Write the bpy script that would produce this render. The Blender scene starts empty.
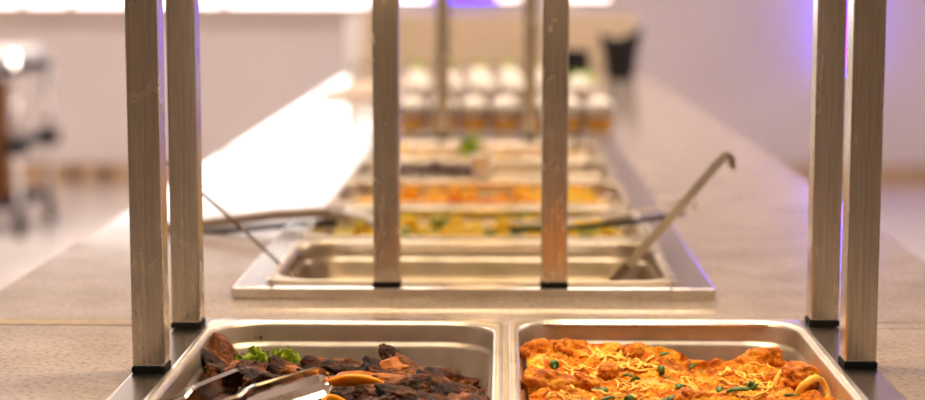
import bpy, bmesh, math, random
from mathutils import Vector, Matrix, noise, Euler
S = bpy.context.scene
COL = S.collection
R = math.radians
K = 0.9                                    # height of the counter top

# ------------------------------------------------------------------ camera
S.cycles.transparent_max_bounces = 48; S.cycles.max_bounces = 12
cd = bpy.data.cameras.new('camera'); cam = bpy.data.objects.new('camera', cd); COL.objects.link(cam)
cam.location = (0, 0, K + .369); cam.rotation_euler = (R(90 - 7.09), 0, R(1.31))
cd.sensor_width = 36; cd.lens = 70.05; cd.clip_start = .05
cd.dof.use_dof = True; cd.dof.focus_distance = 1.73; cd.dof.aperture_fstop = 2.9
S.camera = cam
# ------------------------------------------------------------------ exposure, sky, lights
vs = S.view_settings
vs.view_transform = 'Standard'; vs.look = 'None'; vs.gamma = 1; vs.use_curve_mapping = False; vs.exposure = -0.28
W = bpy.data.worlds.new('sky'); S.world = W; W.use_nodes = True
bg = W.node_tree.nodes['Background']; bg.inputs[0].default_value = (1, .97, .96, 1); bg.inputs[1].default_value = 6

def area(name, loc, rot, sx, sy, power, color, portal=False):
    l = bpy.data.lights.new(name, 'AREA'); l.shape = 'RECTANGLE'; l.size = sx; l.size_y = sy
    l.energy = power; l.color = color
    o = bpy.data.objects.new(name, l); COL.objects.link(o); o.location = loc; o.rotation_euler = rot
    if portal: l.cycles.is_portal = True
    return o
WARM = (1, .87, .755)
area('window_portal', (-3.0, 10.86, 1.54), (R(-90), 0, 0), 4.4, .97, 1, (1, 1, 1), True)
CEIL = [(-2.6, 8.0, 100), (3.7, 6.4, 60), (-2.6, 4.6, 40), (2.2, 4.6, 40), (-.1, 3.3, 48), (-.1, 5.6, 60), (0, .7, 20)]  # unseen ceiling lamps added to brighten the counter, desserts and screen
for x, y, pw in CEIL:
    area('added_ceiling_fill', (x, y, 3.17), (0, 0, 0), 1.15, .55, pw, WARM)
area('heat_lamp_light', (0, 1.73, K + .455), (0, 0, 0), .6, .05, 4.2, (1, .74, .42))
area('guard_lamp_light', (-.037, 3.0, K + .455), (0, 0, 0), .05, 1.7, 1.8, (1, .66, .33))

# ------------------------------------------------------------------ materials
def mat(name, col=(.5, .5, .5), rough=.5, metal=0, **kw):
    m = bpy.data.materials.new(name); m.use_nodes = True
    b = m.node_tree.nodes['Principled BSDF']
    b.inputs['Base Color'].default_value = (*col, 1); b.inputs['Roughness'].default_value = rough
    b.inputs['Metallic'].default_value = metal
    for k, v in kw.items():
        b.inputs[k.replace('_', ' ')].default_value = v
    m['n'] = 0
    return m
def nodes(m): return m.node_tree.nodes, m.node_tree.links, m.node_tree.nodes['Principled BSDF']
def ramp(N, stops):
    r = N.new('ShaderNodeValToRGB'); e = r.color_ramp.elements
    while len(e) < len(stops): e.new(.5)
    for i, (p, c) in enumerate(stops):
        e[i].position = p; e[i].color = (*c, 1)
    return r
def noisy(m, scale, stops, stretch=(1, 1, 1), detail=5, rough=.6, target='Base Color', bump=0, bscale=None, bdist=.002, dist=0.0):
    N, L, b = nodes(m)
    tc = N.new('ShaderNodeTexCoord'); mp = N.new('ShaderNodeMapping'); mp.inputs['Scale'].default_value = stretch
    L.new(tc.outputs['Object'], mp.inputs[0])
    n = N.new('ShaderNodeTexNoise'); n.inputs['Scale'].default_value = scale; n.inputs['Detail'].default_value = detail
    n.inputs['Roughness'].default_value = rough; n.inputs['Distortion'].default_value = dist
    L.new(mp.outputs[0], n.inputs['Vector'])
    if stops:
        r = ramp(N, stops); L.new(n.outputs[0], r.inputs[0]); L.new(r.outputs[0], b.inputs[target])
    if bump:
        n2 = n
        if bscale:
            n2 = N.new('ShaderNodeTexNoise'); n2.inputs['Scale'].default_value = bscale; n2.inputs['Detail'].default_value = 4
            L.new(mp.outputs[0], n2.inputs['Vector'])
        bp = N.new('ShaderNodeBump'); bp.inputs['Strength'].default_value = bump; bp.inputs['Distance'].default_value = bdist
        L.new(n2.outputs[0], bp.inputs['Height']); L.new(bp.outputs[0], b.inputs['Normal'])
    return m
def emit(name, col, s):
    m = mat(name, col, .5); N, L, b = nodes(m)
    b.inputs['Emission Color'].default_value = (*col, 1); b.inputs['Emission Strength'].default_value = s
    return m
def thin_glass(name, tint=(1, 1, 1)):
    m = bpy.data.materials.new(name); m.use_nodes = True; N = m.node_tree.nodes; L = m.node_tree.links; N.clear()
    o = N.new('ShaderNodeOutputMaterial'); mx = N.new('ShaderNodeMixShader'); t = N.new('ShaderNodeBsdfTransparent')
    g = N.new('ShaderNodeBsdfGlossy'); f = N.new('ShaderNodeFresnel'); f.inputs[0].default_value = 1.45
    t.inputs[0].default_value = (*tint, 1); g.inputs['Roughness'].default_value = .03
    L.new(f.outputs[0], mx.inputs[0]); L.new(t.outputs[0], mx.inputs[1]); L.new(g.outputs[0], mx.inputs[2]); L.new(mx.outputs[0], o.inputs[0])
    return m

wall_m = noisy(mat('painted_wall', rough=.75), 1.2, [(.3, (.64, .56, .54)), (.7, (.70, .62, .60))], detail=2)
ceil_m = mat('ceiling_paint', (.8, .76, .72), .9)
floor_m = noisy(mat('polished_floor', rough=.13), 3, [(.3, (.78, .72, .70)), (.7, (.84, .78, .76))])
trim_m = noisy(mat('wood_skirting', rough=.45), 6, [(.3, (.42, .27, .16)), (.7, (.56, .38, .24))], stretch=(1, 6, 6))
white_m = mat('white_paint', (.85, .82, .80), .5)
steel = noisy(mat('brushed_steel', (.58, .53, .45), .26, 1), 14, [(.3, (.46, .415, .345)), (.7, (.66, .605, .52))], stretch=(40, 40, 1.2), detail=6)
def stains(m):
    N, L, b = nodes(m); lk = b.inputs['Base Color'].links[0]; src = lk.from_socket
    tc = N.new('ShaderNodeTexCoord'); mp = N.new('ShaderNodeMapping'); mp.inputs['Scale'].default_value = (1, 1, .45)
    oi = N.new('ShaderNodeObjectInfo'); ad = N.new('ShaderNodeVectorMath'); ad.operation = 'ADD'
    L.new(tc.outputs['Object'], ad.inputs[0]); L.new(oi.outputs['Location'], ad.inputs[1]); L.new(ad.outputs[0], mp.inputs[0])
    n = N.new('ShaderNodeTexNoise'); n.inputs['Scale'].default_value = 38; n.inputs['Detail'].default_value = 5; n.inputs['Distortion'].default_value = 1.5; L.new(mp.outputs[0], n.inputs['Vector'])
    r = ramp(N, [(.60, (0, 0, 0)), (.66, (.26, .26, .26)), (.70, (.08, .08, .08))]); L.new(n.outputs[0], r.inputs[0])
    mx = N.new('ShaderNodeMixRGB'); mx.inputs[2].default_value = (.86, .78, .66, 1)
    L.new(r.outputs[0], mx.inputs[0]); L.new(src, mx.inputs[1]); L.new(mx.outputs[0], b.inputs['Base Color'])
    a = N.new('ShaderNodeMath'); a.operation = 'MULTIPLY_ADD'; a.inputs[1].default_value = .12; a.inputs[2].default_value = .26
    L.new(r.outputs[0], a.inputs[0]); L.new(a.outputs[0], b.inputs['Roughness'])
stains(steel)
steel_plate = noisy(mat('steel_sheet', (.62, .57, .52), .22, 1), 60, [(.25, (.54, .49, .44)), (.75, (.66, .61, .55))], stretch=(1, 1, 1), detail=4)
pan_m = noisy(mat('polished_pan_steel', (.74, .67, .57), .36, 1), 18, [(.35, (.60, .53, .44)), (.6, (.74, .67, .58))], detail=4, bump=.05, bscale=9, bdist=.004)
chrome = mat('chrome', (.8, .77, .73), .1, 1)
black_m = mat('black_rubber', (.008, .007, .006), .8, Specular_IOR_Level=.15)
black_p = mat('black_plastic', (.008, .007, .007), .5, Specular_IOR_Level=.25)
glass_m = thin_glass('clear_glass')

def granite():
    m = mat('speckled_granite', rough=.2); N, L, b = nodes(m)
    tc = N.new('ShaderNodeTexCoord')
    n1 = N.new('ShaderNodeTexNoise'); n1.inputs['Scale'].default_value = 9; n1.inputs['Detail'].default_value = 8; n1.inputs['Roughness'].default_value = .65
    n2 = N.new('ShaderNodeTexNoise'); n2.inputs['Scale'].default_value = 170; n2.inputs['Detail'].default_value = 3
    v = N.new('ShaderNodeTexVoronoi'); v.inputs['Scale'].default_value = 110
    for q in (n1, n2, v): L.new(tc.outputs['Object'], q.inputs['Vector'])
    r1 = ramp(N, [(.3, (.37, .29, .235)), (.55, (.48, .39, .32)), (.75, (.58, .475, .40))])
    r2 = ramp(N, [(.33, (.45, .42, .40)), (.5, (1, 1, 1)), (.75, (1.15, 1.12, 1.1))])
    r3 = ramp(N, [(0, (.62, .58, .55)), (.22, (1, 1, 1))])
    L.new(n1.outputs[0], r1.inputs[0]); L.new(n2.outputs[0], r2.inputs[0]); L.new(v.outputs['Distance'], r3.inputs[0])
    m1 = N.new('ShaderNodeMixRGB'); m1.blend_type = 'MULTIPLY'; m1.inputs[0].default_value = .55
    m2 = N.new('ShaderNodeMixRGB'); m2.blend_type = 'MULTIPLY'; m2.inputs[0].default_value = .35
    L.new(r1.outputs[0], m1.inputs[1]); L.new(r2.outputs[0], m1.inputs[2]); L.new(m1.outputs[0], m2.inputs[1]); L.new(r3.outputs[0], m2.inputs[2])
    L.new(m2.outputs[0], b.inputs['Base Color'])
    rr_ = N.new('ShaderNodeMapRange'); rr_.inputs['To Min'].default_value = .07; rr_.inputs['To Max'].default_value = .15
    L.new(n1.outputs[0], rr_.inputs[0]); L.new(rr_.outputs[0], b.inputs['Roughness'])
    return m
granite_m = granite()
joint_m = noisy(mat('sandy_joint', rough=.6), 60, [(.3, (.30, .19, .09)), (.7, (.44, .30, .16))])
base_m = noisy(mat('counter_laminate', rough=.5), 5, [(.3, (.30, .20, .14)), (.7, (.38, .27, .19))], stretch=(1, 1, .1))
slat_m = noisy(mat('bamboo_slat', rough=.5), 12, [(.3, (.58, .43, .28)), (.7, (.74, .58, .40))], stretch=(1, 8, 8))
groove_m = mat('slat_backing', (.20, .13, .08), .7)

# ------------------------------------------------------------------ mesh helpers
def obj(name, bm, m=None, parent=None, smooth=False, loc=None, rot=None):
    bmesh.ops.recalc_face_normals(bm, faces=bm.faces[:])
    me = bpy.data.meshes.new(name); bm.to_mesh(me); bm.free()
    if smooth:
        for p in me.polygons: p.use_smooth = True
    o = bpy.data.objects.new(name, me); COL.objects.link(o)
    if m: me.materials.append(m)
    if parent: o.parent = parent
    if loc: o.location = loc
    if rot: o.rotation_euler = rot
    return o
def tag(o, label, cat, group=None, kind=None):
    o['label'] = label; o['category'] = cat
    if group: o['group'] = group
    if kind: o['kind'] = kind
    return o
def thing(name, label, cat, loc=(0, 0, 0), rz=0, group=None):
    o = bpy.data.objects.new(name, None); COL.objects.link(o); o.location = loc; o.rotation_euler = (0, 0, rz)
    o.empty_display_size = .05
    return tag(o, label, cat, group)
def struct(name, bm, m, parent=None):
    o = obj(name, bm, m, parent)
    if not parent: o['kind'] = 'structure'
    return o
def dup(root, loc=None, rot=None, label=None, group=None):
    r = root.copy(); COL.objects.link(r)
    if loc: r.location = loc
    if rot is not None: r.rotation_euler = rot
    if label: r['label'] = label
    if group: r['group'] = group
    for ch in list(root.children):
        c = ch.copy(); COL.objects.link(c); c.parent = r
        for g in ch.children:
            d = g.copy(); COL.objects.link(d); d.parent = c
    return r
def box(bm, x0, x1, y0, y1, z0, z1, bev=0, seg=2):
    vs_ = [bm.verts.new((x, y, z)) for z in (z0, z1) for y in (y0, y1) for x in (x0, x1)]
    f = [(0, 2, 3, 1), (4, 5, 7, 6), (0, 1, 5, 4), (2, 6, 7, 3), (0, 4, 6, 2), (1, 3, 7, 5)]
    fs = [bm.faces.new([vs_[i] for i in q]) for q in f]
    if bev:
        es = list({e for q in fs for e in q.edges})
        bmesh.ops.bevel(bm, geom=es, offset=bev, segments=seg, profile=.5, affect='EDGES')
    return bm
def B(*a, **k): return box(bmesh.new(), *a, **k)
def tube(bm, pts, r, n=10, flat=1.0):
    pts = [Vector(p) for p in pts]
    rs = r if isinstance(r, (list, tuple)) else [r] * len(pts)
    rings = []; up = None
    for i, p in enumerate(pts):
        t = (pts[min(i + 1, len(pts) - 1)] - pts[max(i - 1, 0)]).normalized()
        if up is None:
            up = Vector((0, 0, 1)) if abs(t.z) < .9 else Vector((0, 1, 0))
        a = t.cross(up).normalized(); b_ = a.cross(t).normalized(); up = b_
        rings.append([bm.verts.new(p + a * math.cos(2 * math.pi * k / n) * rs[i] + b_ * math.sin(2 * math.pi * k / n) * rs[i] * flat) for k in range(n)])
    for i in range(len(rings) - 1):
        for k in range(n):
            bm.faces.new((rings[i][k], rings[i][(k + 1) % n], rings[i + 1][(k + 1) % n], rings[i + 1][k]))
    bm.faces.new(rings[0][::-1]); bm.faces.new(rings[-1])
    return bm
def lathe(bm, prof, n=32, c=(0, 0, 0)):
    rings = []
    for r, z in prof:
        if r < 1e-6: rings.append([bm.verts.new((c[0], c[1], c[2] + z))])
        else: rings.append([bm.verts.new((c[0] + r * math.cos(2 * math.pi * k / n), c[1] + r * math.sin(2 * math.pi * k / n), c[2] + z)) for k in range(n)])
    for a, b_ in zip(rings, rings[1:]):
        for k in range(n):
            q = [a[k % len(a)], a[(k + 1) % len(a)], b_[(k + 1) % len(b_)], b_[k % len(b_)]]
            q = list(dict.fromkeys(q))
            if len(q) > 2: bm.faces.new(q)
    return bm
def rrect(w, l, r, z, n=8):
    pts = []
    for cx, cy, a0 in ((w / 2 - r, l / 2 - r, 0), (-w / 2 + r, l / 2 - r, 90), (-w / 2 + r, -l / 2 + r, 180), (w / 2 - r, -l / 2 + r, 270)):
        for k in range(n + 1):
            a = R(a0 + 90 * k / n); pts.append((cx + r * math.cos(a), cy + r * math.sin(a), z))
    return pts
def loft(bm, loops, close=True):
    prev = None
    for lp in loops:
        cur = [bm.verts.new(p) for p in lp]
        if prev:
            m_ = len(cur)
            for k in range(m_): bm.faces.new((prev[k], prev[(k + 1) % m_], cur[(k + 1) % m_], cur[k]))
        prev = cur
    if close: bm.faces.new(prev)
    return bm
def fbm(p, s, o=4):
    v = 0; a = 1
    for i in range(o):
        v += a * noise.noise(Vector(p) * s); s *= 2.05; a *= .5
    return v
def rock(seed, sx, sy, sz, amp=.35, sc=1.3, sub=3, fib=0):
    bm = bmesh.new(); bmesh.ops.create_icosphere(bm, subdivisions=sub, radius=1)
    off = Vector((seed * 3.71, seed * 1.37, seed * 7.3))
    for v in bm.verts:
        p = v.co.copy(); q = Vector((p.x * .7, p.y, p.z)) + off
        d = 1 + amp * fbm(q, sc, 4)
        if fib: d += fib * .9 * abs(noise.noise(p * 5 + off)) - fib * .5 * abs(noise.noise(p * 16 + off)); d += fib * noise.noise(Vector((p.x * 1.5, p.y * 6, p.z * 6)) + off) + fib * .6 * noise.noise(p * 9 + off)
        bx_ = Vector((p.x, p.y, p.z)) * d
        # square the sphere a little so it reads as a torn piece
        v.co = Vector((math.copysign(abs(bx_.x) ** .85, bx_.x) * sx, math.copysign(abs(bx_.y) ** .8, bx_.y) * sy, math.copysign(abs(bx_.z) ** .85, bx_.z) * sz))
    return bm
def idw(ctrl, x, y):
    sw = sz = 0
    for cx, cy, cz in ctrl:
        w = 1 / ((x - cx) ** 2 + (y - cy) ** 2 + 2e-4) ** 1.5; sw += w; sz += w * cz
    return sz / sw

# ------------------------------------------------------------------ room
X0, X1, Y0, Y1, ZC = -6, 5, -3, 10.9, 3.3
struct('floor', B(X0, X1, Y0, Y1 + .2, -.1, 0), floor_m)
struct('ceiling', B(X0, X1, Y0, Y1 + .2, ZC, ZC + .1), ceil_m)
struct('wall_left', B(X0 - .15, X0, Y0, Y1 + .2, 0, ZC), wall_m)
struct('wall_right', B(X1, X1 + .15, Y0, Y1 + .2, 0, ZC), wall_m)
struct('wall_front', B(X0, X1, Y0 - .15, Y0, 0, ZC), noisy(mat('brown_panel_wall', rough=.6), 3, [(.3, (.38, .29, .20)), (.7, (.46, .36, .26))], stretch=(6, 1, .4)))
WX0, WX1, WZ0, WZ1 = -5.2, -.79, 1.082, 2.02
bm = bmesh.new()
box(bm, X0, WX0, Y1, Y1 + .2, 0, ZC); box(bm, WX1, X1, Y1, Y1 + .2, 0, ZC)
box(bm, WX0, WX1, Y1, Y1 + .2, 0, WZ0); box(bm, WX0, WX1, Y1, Y1 + .2, WZ1, ZC)
struct('wall_back', bm, wall_m)
bm = bmesh.new(); fr = .03
box(bm, WX0, WX1, Y1 + .06, Y1 + .12, WZ0, WZ0 + .012); box(bm, WX0, WX1, Y1 + .06, Y1 + .12, WZ1 - fr, WZ1)
for x in (WX0 + .015, -4.4, -3.7, -2.94, -2.64, -1.7, WX1 - .015):
    box(bm, x - .015, x + .015, Y1 + .06, Y1 + .12, WZ0, WZ1)
win = struct('window_1', bm, mat('pink_window_frame', (.75, .35, .33), .5))
obj('glass_pane', B(WX0 + .01, WX1 - .01, Y1 + .085, Y1 + .09, WZ0 + .01, WZ1 - .01), glass_m, win)
struct('trim_1', B(WX0, WX1 + .06, Y1 - .05, Y1 + .05, WZ0 - .09, WZ0, bev=.006), noisy(mat('sill_paint', rough=.6), 2, [(.3, (.50, .40, .35)), (.7, (.55, .44, .39))]))
struct('baseboard_back', B(X0, X1, Y1 - .025, Y1, 0, .135, bev=.004), trim_m)

for i, (x, y, pw) in enumerate(CEIL):
    t = thing('added_ceiling_light', 'flat square-edged ceiling light panel, unseen, added to brighten the buffet room', 'ceiling light', (x, y, ZC), 0, 'added ceiling lights')
    bm = bmesh.new()
    for a in ((-.62, .62, -.32, -.29), (-.62, .62, .29, .32), (-.62, -.59, -.29, .29), (.59, .62, -.29, .29)): box(bm, *a, -.08, 0)
    obj('frame', bm, white_m, t); obj('diffuser', B(-.59, .59, -.29, .29, -.07, -.05), emit('added_lamp_diffuser', (1, .86, .72), 4), t)

# sockets on the skirting
for i, (x, lb) in enumerate(((-2.62, 'left of two small dark round floor sockets on the skirting'), (-2.43, 'right of two small dark round floor sockets on the skirting'))):
    bm = bmesh.new(); lathe(bm, [(0, 0), (.042, 0), (.045, .006), (.045, .022), (.038, .03), (.03, .026), (0, .024)], 20)
    tag(obj('wall_socket', bm, mat('dark_socket', (.16, .09, .06), .5), None, True, (x, Y1 - .024, .075), (R(90), 0, 0)), lb, 'socket')

# ------------------------------------------------------------------ wall lamps
def led_bar(name, lb, x, z0, z1, y, col, s, horiz=None, rad=.022):
    t = thing(name, lb, 'lamp', (x, y, (z0 + z1) / 2 if horiz is None else z0))
    bm = bmesh.new(); bk = bmesh.new()
    if horiz is None:
        h = (z1 - z0) / 2; tube(bm, [(0, 0, -h), (0, 0, h)], rad, 14)
        box(bk, -.008, .008, .02, .035, -h, h)
        for zz in (-h * .8, h * .8): box(bk, -.015, .015, .03, Y1 - y, zz - .015, zz + .015)
        for zz in (-h - .03, h): box(bk, -.03, .03, -.03, .035, zz, zz + .03)
    else:
        tube(bm, [(-horiz, 0, 0), (horiz, 0, 0)], rad, 14)
        box(bk, -horiz, horiz, rad, rad + .015, -rad, rad)
        for xx in (-horiz * .7, horiz * .7): box(bk, xx - .01, xx + .01, rad, Y1 - y, -.01, .01)
    obj('light_tube', bm, emit('led_glow', col, s), t, True); obj('bracket', bk, white_m, t)
    return t
PUR = (.07, .006, 1.0)
led_bar('led_wall_lamp', 'upright purple LED lamp on the pink wall behind the right pair of posts', 2.03, .72, 2.1, 10.83, PUR, 46, rad=.022)
led_bar('led_bar_lamp', 'purple LED bar on the wall above the slatted screen', -.23, 1.155, 0, 10.8, PUR, 8, .19)
led_bar('led_bar_lamp', 'short white LED bar left of the purple bar above the slatted screen', -.54, 1.155, 0, 10.8, (1, .9, .95), 8, .09)
led_bar('led_bar_lamp', 'short white LED bar right of the purple bar above the slatted screen', .03, 1.155, 0, 10.8, (1, .85, .75), 5, .06)
led_bar('led_bar_lamp', 'white LED bar near the black container at the right of the slatted screen', .50, 1.155, 0, 10.8, (1, .85, .75), 5, .12)

# ------------------------------------------------------------------ counter
CX0, CX1, CY0, CY1 = -.595, .55, .35, 7.45
NP = (-.345, .352, 1.36, 1.905)            # near steel plate outline
NH = (-.309, .314, 1.40, 1.885)            # hole for the near pans
FP = (-.312, .243, 2.035, 3.99)            # far frame outline
FH = (-.285, .216, 2.075, 3.93)
wt = thing('worktop', 'long speckled tan granite buffet worktop carrying both steel wells', 'worktop', (0, 0, K))
SY = 1.876
bm = bmesh.new()
box(bm, CX0, NH[0], CY0, SY, -.04, 0); box(bm, NH[1], CX1, CY0, SY, -.04, 0); box(bm, NH[0], NH[1], CY0, NH[2], -.04, 0)
obj('granite_slab', bm, granite_m, wt)
bm = bmesh.new()
box(bm, CX0, NH[0], SY + .036, CY1, -.04, 0); box(bm, FH[1], CX1, SY + .036, CY1, -.04, 0)
box(bm, NH[0], FH[1], SY + .036, FH[2], -.04, 0); box(bm, NH[0], FH[0], FH[2], CY1, -.04, 0); box(bm, FH[0], FH[1], FH[3], CY1, -.04, 0)
obj('granite_slab', bm, granite_m, wt)
obj('joint_strip', B(CX0, NH[0], SY + .003, SY + .033, -.04, .0004), joint_m, wt); obj('joint_strip', B(NH[1], CX1, SY + .003, SY + .033, -.04, .0), granite_m, wt)
cb = thing('counter_base', 'brown panelled counter body under the granite worktop', 'counter', (0, 0, 0))
obj('side_panel', B(CX0 + .05, CX0 + .07, CY0 + .05, CY1 - .05, 0, K - .04), base_m, cb)
obj('side_panel', B(CX1 - .07, CX1 - .05, CY0 + .05, CY1 - .05, 0, K - .04), base_m, cb)
obj('end_panel', B(CX0 + .07, CX1 - .07, CY0 + .05, CY0 + .07, 0, K - .04), base_m, cb)
obj('end_panel', B(CX0 + .07, CX1 - .07, CY1 - .07, CY1 - .05, 0, K - .04), base_m, cb)

# near plate
bm = bmesh.new(); bv = .0012
box(bm, NP[0], NH[0] + .002, NP[2], NP[3], 0, .003, bv); box(bm, NH[1] - .002, NP[1], NP[2], NP[3], 0, .003, bv)
box(bm, NH[0] + .002, NH[1] - .002, NP[2], NH[2], 0, .003, bv); box(bm, NH[0] + .002, NH[1] - .002, NH[3] - .004, NP[3], 0, .003, bv)
box(bm, -.004, .010, NH[2], NH[3] - .004, -.01, .003, bv)
tag(obj('well_frame', bm, steel_plate, None, False, (0, 0, K)), 'flat steel frame flush in the worktop round the two nearest food pans', 'frame')
# far frame with five openings
PITCH = .36; PW, PD = .482, .325
PY = [2.075 + PITCH * k + PD / 2 - .006 for k in range(5)]
bm = bmesh.new(); T = .014; px0, px1 = -.037 - PW / 2 + .012, -.037 + PW / 2 - .012
box(bm, FP[0], px0, FP[2], FP[3], 0, T, .0025); box(bm, px1, FP[1], FP[2], FP[3], 0, T, .0025)
edges = [FP[2]] + [v for y in PY for v in (y - PD / 2 + .012, y + PD / 2 - .012)] + [FP[3]]
for a, b_ in zip(edges[::2], edges[1::2]): box(bm, px0 - .001, px1 + .001, a, b_, 0, T, .0025)
tag(obj('well_frame', bm, steel_plate, None, False, (0, 0, K)), 'raised steel frame holding the row of five crosswise pans further back', 'frame')

# sneeze guards
def post_mesh(h):
    bm = bmesh.new(); box(bm, -.015, .015, -.015, .015, .006, h, .0018, 2); return bm
def guard(lb, loc, posts, h, glass, lamp, zf):
    t = thing('sneeze_guard', lb, 'sneeze guard', loc)
    for (x, y) in posts:
        p = obj('post', post_mesh(h), steel, t, False, (x, y, zf))
        obj('rubber_foot', B(-.0158, .0158, -.0158, .0158, 0, .006, bev=.001), black_m, p)
    obj('glass_shelf', B(*glass, h + zf, h + zf + .008, bev=.002), glass_m, t)
    a, b_, c, d = lamp; bm = bmesh.new(); zt = h + zf
    box(bm, a, b_, c, d, zt - .040, zt - .005)
    for q in ((a, b_, c, c + .004), (a, b_, d - .004, d), (a, a + .004, c + .004, d - .004), (b_ - .004, b_, c + .004, d - .004)): box(bm, *q, zt - .10, zt - .040)  # unseen housing, skirts added to keep lamp light off the posts
    obj('added_lamp_shield', bm, steel, t)
    return t
GZ = .5
guard('steel sneeze guard standing round the two nearest pans with posts at far left and right', (0, 0, K),
      [(-.3290, 1.647), (-.3315, 1.860), (.336, 1.682), (.3385, 1.888)], GZ, (-.36, .365, 1.58, 1.94), (-.31, .31, 1.675, 1.785), .003)
guard('narrow steel sneeze guard standing in the middle on the row of five pans', (-.037, 0, K),
      [(-.097, 2.053), (.0955, 2.053), (-.097, 3.968), (.0955, 3.968)], GZ, (-.24, .24, 2.03, 3.995), (-.06, .06, 2.1, 3.9), .014)

# ------------------------------------------------------------------ pans
def pan_mesh(w, l, d, rc=.058, tp=.026):
    ins = [(0, -.0022, .012), (0, -.0008, .012), (.001, 0, .012), (.0065, 0, rc), (.0092, -.0012, rc), (.0104, -.005, rc), (.0110, -.020, rc),
           (.0116, -.0225, rc), (.0136, -.0245, rc), (.0145, -.028, rc), (tp, -(d - .02), rc), (tp + .004, -(d - .008), rc), (tp + .016, -d, rc - .008)]
    bm = bmesh.new(); loft(bm, [rrect(w - 2 * i, l - 2 * i, max(r - i * .4, .008), z, 10) for i, z, r in ins])
    return bm
def pan(lb, cx, cy, z, w, l, d=.065, group=None, tp=.026, m=None):
    o = obj('food_pan', pan_mesh(w, l, d, tp=tp), m or pan_m, None, True, (cx, cy, z))
    return tag(o, lb, 'food pan', group)
brown_pan = noisy(mat('brown_pan_steel', (.62, .52, .38), .33, 1), 18, [(.35, (.50, .41, .28)), (.6, (.66, .56, .41))], detail=4)  # darker, browner steel tone for the far pans
PX = (-.1555, .1615); PZ = K + .0055; PL = .505; PCY = 1.6325; PWN = .311
pan('steel pan of dark roast meat, nearest on the left', PX[0], PCY, PZ, PWN, PL, .1)
pan('steel pan of orange cheesy bake, nearest on the right', PX[1], PCY + .014, PZ, PWN, PL, .1)
far_lbl = ['empty steel pan at the front of the row of five', 'steel pan of yellow and green vegetables, second in the row of five', 'steel pan of orange vegetables, third in the row of five',
           'steel pan with dark meat in its left half, fourth in the row of five', 'steel pan of pale tan food with a green sprig, last in the row of five']
for k, y in enumerate(PY): pan(far_lbl[k], -.037, y, K + T + .0025, PW, PD, .065, None, .0175, brown_pan)

# ------------------------------------------------------------------ food materials
def food(name, scale, stops, bump, bscale, rough=.35, bdist=.003, stretch=(1, 1, 1), dist=0.0, **kw):
    m = mat(name, rough=rough, **kw); return noisy(m, scale, stops, stretch, 6, .65, 'Base Color', bump, bscale, bdist, dist)
meat_m = food('roast_meat', 38, [(.38, (.004, .0012, .0006)), (.49, (.045, .011, .0025)), (.58, (.15, .043, .009)), (.70, (.40, .15, .042))], 1.0, 260, .22, .006, (.6, 1.3, 1.3), Specular_IOR_Level=.16)
rib_m = food('roast_rib', 45, [(.3, (.03, .009, .002)), (.5, (.17, .052, .012)), (.75, (.36, .14, .04))], .9, 200, .4, .004, Specular_IOR_Level=.15)
gravy_m = food('dark_gravy', 30, [(.3, (.010, .004, .002)), (.7, (.07, .022, .008))], .6, 60, .15, .004)
squash_m = food('orange_squash', 50, [(.3, (.80, .24, .003)), (.7, (1.0, .42, .012))], .5, 120, .3, .003, Specular_IOR_Level=.3)
onion_m = food('glazed_onion', 50, [(.3, (.22, .045, .004)), (.7, (.52, .17, .02))], .5, 120, .3, .003, Specular_IOR_Level=.2)
green_m = food('green_leaf', 60, [(.3, (.20, .32, .01)), (.7, (.62, .68, .07))], .4, 140, .4, .002)
lime_m = food('lime_leaf', 30, [(.3, (.38, .54, .02)), (.7, (.68, .80, .09))], .4, 90, .45, .002)
scal_m = food('scallion_green', 80, [(.3, (.015, .075, .004)), (.7, (.11, .22, .012))], .3, 160, .35, .001)
cheese_m = food('melted_cheese', 40, [(.3, (.95, .46, .03)), (.7, (1.0, .72, .18))], .2, 90, .4, .001, Specular_IOR_Level=.2)
crust_m = food('crusty_chunk', 70, [(.34, (.22, .04, .002)), (.5, (.62, .17, .005)), (.66, (.88, .40, .03))], .9, 260, .45, .004, Specular_IOR_Level=.18)
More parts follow.
